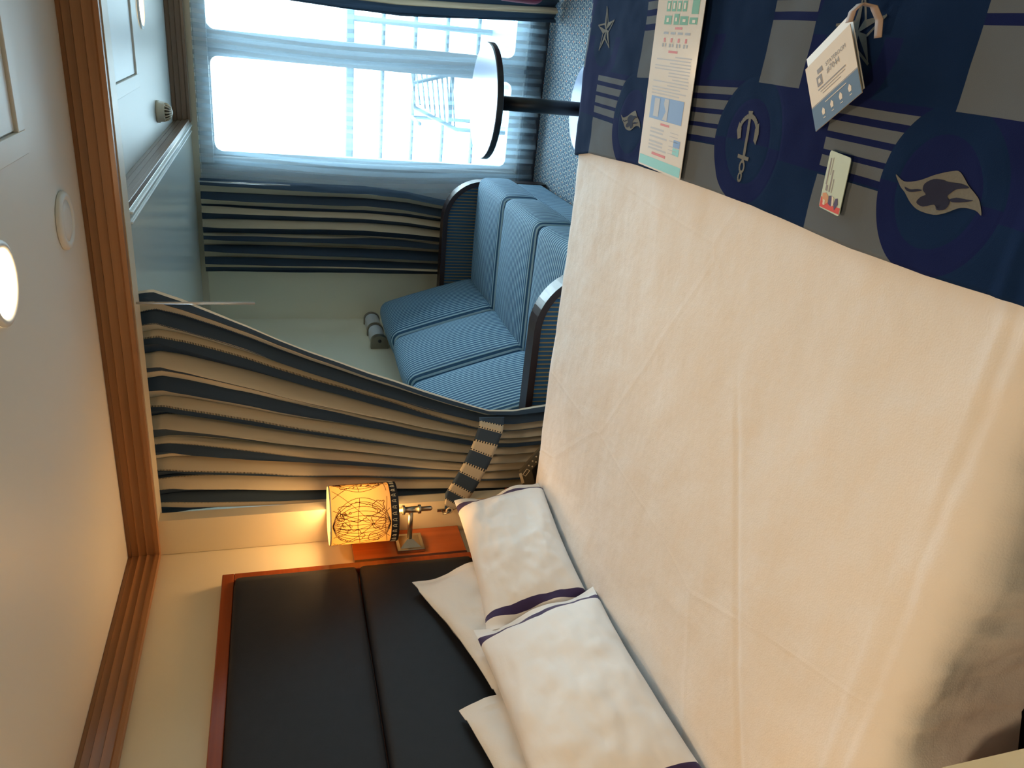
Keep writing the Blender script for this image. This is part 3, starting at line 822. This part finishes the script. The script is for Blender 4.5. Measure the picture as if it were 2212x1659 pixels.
sm = ro.modifiers.new('s', 'SOLIDIFY'); sm.thickness = .006; sm.offset = 1
def emblem(name, polys, mat, cx, cy, scale, raise_=.0072, ang=0, parent=ro):
    """woven emblem: polygons in (along u = -Y on the cloth i.e. picture right, v = +X i.e. picture up)"""
    bm = bmesh.new()
    for poly in polys:
        vs = [bm.verts.new((u, v, 0)) for u, v in poly]; bm.faces.new(vs)
    bmesh.ops.triangulate(bm, faces=bm.faces[:], ngon_method='EAR_CLIP')
    for _ in range(5):
        es = [e for e in bm.edges if e.calc_length() * scale > .012]
        if not es: break
        bmesh.ops.subdivide_edges(bm, edges=es, cuts=1); bmesh.ops.triangulate(bm, faces=bm.faces[:])
    ca, sa = math.cos(ang), math.sin(ang)
    for v in bm.verts:
        u, w = v.co.x * scale, v.co.y * scale; u, w = u * ca - w * sa, u * sa + w * ca
        v.co = run_surf(cx + w, cy - u, raise_)
    return obj(name, bm, mat, parent, True)
def strokes(lines, w):
    out = []
    for ln in lines:
        for a, b in zip(ln, ln[1:]):
            d = Vector((b[0] - a[0], b[1] - a[1])); 
            if d.length < 1e-6: continue
            n_ = Vector((-d.y, d.x)).normalized() * w
            out.append([(a[0] + n_.x, a[1] + n_.y), (b[0] + n_.x, b[1] + n_.y), (b[0] - n_.x, b[1] - n_.y), (a[0] - n_.x, a[1] - n_.y)])
    return out
def arc(cx, cy, r, a0, a1, n=12, ry=None):
    ry = ry or r
    return [(cx + r * math.cos(math.radians(a0 + (a1 - a0) * i / n)), cy + ry * math.sin(math.radians(a0 + (a1 - a0) * i / n))) for i in range(n + 1)]
anchor = strokes([[(-.02, .92), (0, .3), (-.06, -.55), (-.10, -.82)]], .085) + strokes([arc(-.02, .28, .62, 18, 162, 12, .56)], .085)
anchor += [[(-.72, .62), (-.50, .40), (-.46, .05), (-.66, -.02), (-.80, .30)], [(.68, .62), (.46, .40), (.44, -.02), (.62, -.16), (.74, .22)]]
anchor += strokes([[(-.50, -.62), (.30, -.70)]], .07) + strokes([arc(-.10, -1.0, .16, 0, 360, 16, .2)], .05) + strokes([arc(-.14, -1.38, .11, 0, 360, 14, .16)], .045) + [[(-.18, 1.02), (.14, 1.02), (.10, .76), (-.12, .76)]]
FC = [(-1.0, .62), (-.78, .38), (-.45, .42), (-.1, .62), (.25, .74), (.42, .70), (.62, .30), (.80, .02), (.90, -.18), (1.0, -.62), (.86, -.48), (.55, -.42), (.25, -.62), (0, -.70), (-.35, -.58), (-.55, -.35), (-.72, 0), (-.86, .22)]
def smooth(poly, n=4):
    out = []; m = len(poly)
    for i in range(m):
        p0, p1, p2, p3 = (Vector((*poly[(i + k - 1) % m], 0)) for k in range(4))
        for j in range(n):
            t_ = j / n
            v = .5 * ((2 * p1) + (p2 - p0) * t_ + (2 * p0 - 5 * p1 + 4 * p2 - p3) * t_ * t_ + (3 * p1 - p0 - 3 * p2 + p3) * t_ ** 3)
            out.append((v.x, v.y))
    return out
FC = smooth([(u, v * .52) for u, v in FC])
FH = [[(-.30, .30), (-.12, .44), (.08, .42), (.20, .36), (.46, .32), (.66, .20), (.42, .16), (.30, .06), (.22, -.08), (.30, -.22), (.24, -.46), (.06, -.50), (-.02, -.34), (-.26, -.42), (-.42, -.30), (-.34, -.12), (-.24, -.04), (-.32, .10)],
      [(.28, -.16), (.42, -.10), (.62, -.14), (.78, -.16), (.60, -.22), (.36, -.24)], [(-.74, .18), (-.60, .10), (-.44, .12), (-.34, .08), (-.55, .02), (-.68, .06)]]
FH = [smooth([(u, v * .56) for u, v in p], 3) for p in FH]
def star():
    out = []
    tips = [(math.cos(math.radians(90 + 72 * k)), math.sin(math.radians(90 + 72 * k))) for k in range(5)]
    inn = [(.36 * math.cos(math.radians(126 + 72 * k)), .36 * math.sin(math.radians(126 + 72 * k))) for k in range(5)]
    for k in range(5):
        t_, l_, r_ = tips[k], inn[k], inn[k - 1]
        out.append([(0, 0), t_, l_]); out += strokes([[t_, r_], [r_, (0, 0)]], .035)
    return out
Pd = .521
for cy, kind in ((1.351, 'a'), (1.899, 'f'), (.875, 'f')):
    if kind == 'a':
        e = emblem('anchor_emblem', anchor, M['emblem'], -.138, cy + .004, .051, ang=math.radians(5))
    else:
        e = emblem('flame_emblem', [FC], M['emblem'], -.142 if cy < 1 else -.170, cy, .079 if cy < 1 else .062, ang=math.radians(10)); emblem('flame_inlay', FH, M['emblem_dark'], -.142 if cy < 1 else -.170, cy, .079 if cy < 1 else .062, .0078, math.radians(10))
    e['label'] = 'pale grey emblem woven into the dark medallion'
for cy in (2.172, 1.118):
    e = emblem('star_emblem', star(), M['emblem'], .056 if cy < 2 else .038, cy, .060, ang=math.radians(8)); e['label'] = 'pale grey outlined star woven into the dark medallion'

# ------------------------------------------------------------------ pillows
def pillow(loc, w, hgt, th, lean, yaw, roll, label, seed, group='white pillows with a navy stripe', sag=.0, mat='pillow'):
    """w along Y, hgt up the lean; front faces +X"""
    bm = bmesh.new(); N = 60
    rot = Matrix.Rotation(yaw, 3, 'Z') @ Matrix.Rotation(-lean, 3, 'Y') @ Matrix.Rotation(roll, 3, 'X')
    def f(u, v, side):
        a, b = u * 2 - 1, v * 2 - 1
        fl_u = max(0, min(1, (1 - abs(a)) / .10)); fl_v = max(0, min(1, (1 - abs(b)) / .03))
        ai = min(1, abs(a) / .92)
        prof = max(0, 1 - ai ** 2.6) ** .6 * max(0, 1 - abs(b) ** 3.0) ** .55
        pinch = 1 - .03 * (1 - (abs(b)) ** 2) * abs(a) ** 4; pinch2 = 1 - .07 * (1 - abs(a) ** 2) * abs(b) ** 4
        y = a * w / 2 * pinch; z = b * hgt / 2 * pinch2
        d = side * (th / 2 * prof + .010 * fbm(a * 2.0 + seed, b * 2.0, seed + side) * prof + .007 * fbm(a * 5 + seed, b * 3, seed * 2) * prof + .0012) + .008 * fbm(a * 1.5, b * 1.5, seed)
        d += .012 * (1 - prof) * math.sin(b * 5 + seed) * (abs(a) > .85)
        z -= sag * (1 - b) * 0
        return Vector(loc) + rot @ Vector((d, y, z))
    for side in (1, -1):
        grid(bm, N, N, lambda u, v: f(u, v, side), lambda u, v: (u, v))
    bmesh.ops.remove_doubles(bm, verts=bm.verts, dist=.0004)
    o = obj('pillow', bm, M[mat], None, True)
    return tag(o, label, 'pillow', group)
rad = math.radians
pillow((-1.657, 1.790, -.675), .56, .42, .07, rad(4), rad(0), rad(16), 'plain white pillow leaning on the headboard behind the one nearest the lamp', 2.0, 'plain white pillows against the headboard', mat='pillow_plain')
pillow((-1.657, 1.225, -.690), .56, .42, .07, rad(4), rad(0), rad(9), 'plain white pillow leaning on the headboard behind the nearest pillow', 5.0, 'plain white pillows against the headboard', mat='pillow_plain')
pillow((-1.545, 1.965, -.735), .635, .325, .14, rad(16), rad(-3), rad(-3), 'white pillow with a navy stripe at the far side of the bed below the lamp', 3.3)
pillow((-1.525, 1.310, -.705), .73, .38, .16, rad(18), rad(3), rad(0), 'white pillow with navy end stripes nearest the camera, in front of the plain ones', 8.1)

# ------------------------------------------------------------------ things lying on the runner
def plate_frame(p_tl, p_tr, p_br, p_bl):
    return [Vector(p) for p in (p_tl, p_tr, p_br, p_bl)]
def bil(q, u, v):
    a = q[0].lerp(q[1], u); b = q[3].lerp(q[2], u); return a.lerp(b, v)
def quads(name, q, rects, mat, parent, lift):
    bm = bmesh.new(); n_ = (q[1] - q[0]).cross(q[3] - q[0]).normalized()
    if n_.z < 0: n_ = -n_
    for r in rects:
        pts = [(r[0], r[1]), (r[2], r[1]), (r[2], r[3]), (r[0], r[3])] if len(r) == 4 and not isinstance(r[0], tuple) else r
        bm.faces.new([bm.verts.new(bil(q, u, v) + n_ * lift) for u, v in pts])
    return obj(name, bm, mat, parent)
def slab(name, q, th, mat, parent=None, rr=.0):
    bm = bmesh.new(); n_ = (q[1] - q[0]).cross(q[3] - q[0]).normalized()
    if n_.z < 0: n_ = -n_
    pts = []
    if rr:
        for (u, v), (a0) in (((1 - rr, rr), -90), ((1 - rr, 1 - rr), 0), ((rr, 1 - rr), 90), ((rr, rr), 180)):
            for k in range(5):
                a = rad(a0 + 90 * k / 4); pts.append(bil(q, u + rr * math.cos(a), v + rr * math.sin(a)))
    else: pts = q
    prism(bm, pts, n_ * th); return obj(name, bm, mat, parent), n_
ZS = ZB + .0265
# laminated sheet; u = picture right, v = picture down
q = plate_frame((.330, 1.838, ZS + .010), (.330, 1.615, ZS + .010), (-.256, 1.562, ZS + .012), (-.256, 1.785, ZS + .012))
sheet = thing('laminated_sheet', 'laminated safety instruction sheet lying across the bed runner', 'instruction sheet', (.0, 1.7, ZS))
s_, _ = slab('sheet', q, .0012, M['paper'], sheet, .012)
L0 = .0016
VS = .615   # the part the photo shows spans v = 0.385..1
def vv(y): return .385 + (y / 378.0) * .615
g = [(.22 + .115 * k, vv(0), .31 + .115 * k, vv(22)) for k in range(4)] + [(.76, vv(-4), .90, vv(27)), (.20, vv(31), .36, vv(50)), (.41, vv(27), .52, vv(50)), (.54, vv(32), .71, vv(50)), (.74, vv(34), .90, vv(48))]
for r_ in g: quads('green_symbol', q, [r_], M['green'], s_, L0)
for r_ in [(.245 + .115 * k, vv(4), .285 + .115 * k, vv(17)) for k in range(4)] + [(.25, vv(36), .30, vv(45)), (.44, vv(35), .48, vv(43)), (.60, vv(38), .66, vv(44)), (.80, vv(39), .86, vv(45))]: quads('symbol_figure', q, [r_], M['sign'], s_, L0 + .0003)
for r_ in [(.46, vv(55), .61, vv(60)), (.38, vv(106), .58, vv(111)), (.42, vv(268), .62, vv(273)), (.30, vv(338), .62, vv(344)), ] + [(.24 + .155 * k, vv(79), .28 + .155 * k, vv(88)) for k in range(4)]: quads('red_heading', q, [r_], M['red'], s_, L0)
ln = [(.22 + .155 * k, vv(66), .33 + .155 * k, vv(71)) for k in range(4)] + [(.22 + .155 * k, vv(91), .25 + .155 * k, vv(99)) for k in range(4)] + [(.28 + .155 * k, vv(91), .31 + .155 * k, vv(98)) for k in range(4)]
quads('figure_print', q, ln, M['greyprint'], s_, L0)
rr_ = random.Random(5); ln = []
for y in list(range(118, 208, 7)):
    a = rr_.choice((.12, .12, .14, .45, .55)); ln.append((a, vv(y), rr_.choice((.88, .90, .90, .75)), vv(y + 2.6)))
for y in (282, 290, 300, 312, 320, 328): ln.append((.20, vv(y), rr_.uniform(.5, .62), vv(y + 4))); ln.append((.66, vv(y), .84, vv(y + 1.6)))
quads('text_lines', q, ln, M['greyprint2'], s_, L0)
quads('blue_diagram', q, [(.13, vv(210), .87, vv(262))], M['blueprint'], s_, L0)
quads('diagram_print', q, [(.22, vv(214), .34, vv(256)), [(.45, vv(212)), (.55, vv(212)), (.55, vv(260)), (.44, vv(260)), (.50, vv(240)), (.44, vv(224))]], M['greyprint2'], s_, L0 + .0003)
quads('colour_boxes', q, [(.76, vv(296), .90, vv(312))], M['blueprint'], s_, L0)
quads('colour_boxes', q, [(.76, vv(314), .90, vv(330))], M['teal_print'], s_, L0)
quads('border_stripe', q, [(.02, vv(352), .98, vv(374))], M['teal_print'], s_, L0)

def text_mesh(name, txt, q, u0, v0, h, mat, parent, lift, aspect, slant=0):
    """text laid in the (u, v) frame of the quad; h is letter height in v, aspect = length of u edge / length of v edge"""
    cu = bpy.data.curves.new('t', 'FONT'); cu.body = txt; cu.size = 1.0; cu.resolution_u = 2
    to = bpy.data.objects.new('t', cu); C.objects.link(to)
    dg = bpy.context.evaluated_depsgraph_get(); me = bpy.data.meshes.new_from_object(to.evaluated_get(dg))
    bpy.data.objects.remove(to); bpy.data.curves.remove(cu)
    n_ = (q[1] - q[0]).cross(q[3] - q[0]).normalized()
    if n_.z < 0: n_ = -n_
    for v in me.vertices:
        u = u0 + v.co.x * h / aspect; w = v0 - v.co.y * h
        v.co = bil(q, u, w) + n_ * lift
    me.materials.clear(); me.materials.append(mat)
    o = bpy.data.objects.new(name, me); C.objects.link(o)
    o.parent = parent; o.matrix_parent_inverse = Matrix.Translation(-world_loc(parent)); return o
# room card (folded holder) : corners tl, tr, br, bl in the picture
q = plate_frame((-.004, 1.206, ZS + .012), (.066, 1.094, ZS + .033), (-.026, 1.037, ZS + .025), (-.096, 1.149, ZS + .004))
sg = thing('door_tag', 'cream and slate blue stateroom number card lying on the bed runner', 'room card', (-.02, 1.15, ZS))
f_, _ = slab('front_card', q, .0012, M['sign'], sg)
q2 = [p + Vector((.006, .003, -.004)) for p in q]; q2[0] += Vector((.010, .006, 0)); q2[1] += Vector((.010, .006, 0))
slab('back_card', q2, .001, M['white'], sg)
quads('blue_footer', q, [(0.0, .645, 1.0, 1.0)], M['signblue'], f_, .0015)
quads('divider_line', q, [(0.0, .63, 1.0, .637)], M['signblue'], f_, .0015)
text_mesh('stateroom_word', 'STATEROOM', q, .43, .235, .085, M['signink'], f_, .0016, 1.15)
text_mesh('room_number', '#7044', q, .43, .345, .125, M['signink'], f_, .0016, 1.15)
quads('rule_lines', q, [(.20, .455, .80, .475), (.24, .505, .78, .515), (.28, .55, .68, .56)], M['signink'], f_, .0015)
quads('badge', q, [(.20, .27, .32, .42), (.24, .17, .36, .24)], M['signink'], f_, .0015)
quads('badge_centre', q, [(.235, .315, .285, .38)], M['sign'], f_, .0018)
ic = []
for k in range(4):
    u = .20 + .19 * k; ic += [[(u, .80), (u + .035, .75), (u + .07, .80), (u + .06, .86), (u + .01, .86)], (u + .01, .90, u + .06, .912)]
quads('white_icons', q, ic + [(.30, .70, .76, .712)], M['sign'], f_, .0018)
bm = bmesh.new()
rb = [(.068, 1.094, ZS + .036), (.082, 1.082, ZS + .044), (.092, 1.071, ZS + .042), (.090, 1.062, ZS + .026), (.074, 1.060, ZS + .012), (.050, 1.060, ZS + .006)]
for i, p in enumerate(rb):
    pass
grid(bm, 30, 2, lambda a, b: (lambda k, i, fr: Vector(rb[i]).lerp(Vector(rb[i + 1]), fr) + Vector((.002, -.016, 0)) * (b - .5))(a * 5, min(int(a * 5), 4), a * 5 - min(int(a * 5), 4)))
o = obj('ribbon_loop', bm, M['ribbon'], sg, True); o.modifiers.new('s', 'SOLIDIFY').thickness = .0012
# key card
q = plate_frame((-.119, 1.1045, ZS + .0005), (-.123, 1.0485, ZS + .0025), (-.214, 1.0415, ZS + .0025), (-.210, 1.0975, ZS + .0005))
kc = thing('key_card', 'pale green plastic key card with a red end lying on the bed runner', 'key card', (-.17, 1.09, ZS))
k_, _ = slab('card_body', q, .0012, M['card'], kc, .06)
quads('red_end', q, [[(.02, .80), (.3, .86), (.6, .88), (.985, .86), (.985, .97), (.02, .985)]], M['cardred'], k_, .0014)
quads('picture_orange', q, [[(.06, .74), (.22, .71), (.36, .76), (.38, .86), (.24, .93), (.10, .86)]], M['orange'], k_, .0016)
quads('picture_purple', q, [[(.38, .74), (.50, .72), (.55, .80), (.56, .90), (.40, .88)], [(.70, .74), (.80, .72), (.86, .82), (.74, .94), (.66, .84)]], M['purple'], k_, .0016)
quads('picture_pale', q, [[(.52, .72), (.62, .74), (.66, .86), (.58, .90)], [(.14, .84), (.24, .84), (.26, .93), (.16, .93)]], M['sign'], k_, .0018)
quads('card_text', q, [(.10, .12, .16, .58), (.22, .10, .25, .40), (.30, .30, .36, .68), (.42, .44, .46, .68), (.14, .58, .24, .68)], M['signink'], k_, .0014)

# ------------------------------------------------------------------ gap between bed and divider: phone on a slim cherry shelf unit
t = thing('bedside_shelf', 'dark cherry wood shelf unit squeezed between the bed and the divider curtain', 'bedside table', (-1.55, 2.41, ZF))
obj('body', bx(-1.765, -1.30, 2.365, 2.455, ZF + .002, -1.02, bev=.003), M['cherry'], t)
bm = bmesh.new(); prism(bm, [(-1.765, 2.37, -1.02), (-1.765, 2.37, -.825), (-1.60, 2.37, -.825), (-1.64, 2.37, -1.02)], (0, .05, 0)); obj('side_rail', bm, M['cherry'], t)
t = thing('telephone', 'dark desk telephone with small keys wedged beside the bed below the tieback', 'telephone', (-1.5, 2.41, -1.02))
bm = bmesh.new(); prism(bm, [(-1.60, 2.384, -1.015), (-1.60, 2.384, -.935), (-1.565, 2.384, -.925), (-1.50, 2.384, -.905), (-1.40, 2.384, -.975), (-1.36, 2.384, -1.015)], (0, .045, 0)); obj('body', bm, M['phone_black'], t)
bm = bmesh.new(); prism(bm, [(-1.612, 2.374, -.925), (-1.588, 2.374, -.888), (-1.508, 2.374, -.860), (-1.385, 2.374, -.945), (-1.40, 2.374, -.985), (-1.50, 2.374, -.908), (-1.575, 2.374, -.935)], (0, .012, 0)); obj('face_plate', bm, M['phone'], t)
bm = bmesh.new(); tube(bm, [(-1.60, 2.366, -.965), (-1.56, 2.362, -.948), (-1.50, 2.360, -.935), (-1.44, 2.362, -.975)], [.010, .006, .006, .010], 12); obj('handset', bm, M['phone'], t, True)
bm = bmesh.new(); prism(bm, [(-1.556, 2.370, -.874), (-1.512, 2.370, -.859), (-1.508, 2.370, -.868), (-1.552, 2.370, -.884)], (0, .004, 0)); obj('end_cap', bm, M['pale'], t)
bm = bmesh.new()
for a, b in (((-1.515, -.874), (-1.492, -.888)), ((-1.492, -.888), (-1.500, -.900)), ((-1.500, -.900), (-1.523, -.886)), ((-1.523, -.886), (-1.515, -.874))):
    tube(bm, [(a[0], 2.372, a[1]), (b[0], 2.372, b[1])], .0013, 6)
obj('display_frame', bm, M['pale'], t)
for i in range(4):
    for j in range(2):
        x, z = -1.478 + .019 * i - .005 * j, -.895 - .0125 * i - .014 * j
        bm = bmesh.new(); lathe(bm, (x, 2.3745, z), (0, -1, 0), [(0, .0032), (.0025, .0028)], 12); obj('key', bm, M['pale'], t)
# near bedside cabinet, its pale top just clips the lower edge of the photo
t = thing('bedside_cabinet', 'pale sage bedside cabinet top clipping the bottom right corner of the photo', 'bedside cabinet', (-1.2, .3, ZF))
top = [(-1.70, .585), (-.948, .585), (-.72, .447), (-.72, .05), (-1.70, .05)]
bm = bmesh.new(); prism(bm, [(x, y, -.975) for x, y in top], (0, 0, .025)); obj('worktop', bm, M['cabinet'], t)
bm = bmesh.new(); prism(bm, [(x, y, ZF + .002) for x, y in [(-1.69, .56), (-.96, .56), (-.75, .43), (-.75, .07), (-1.69, .07)]], (0, 0, .60)); obj('body', bm, M['cherry_v'], t)
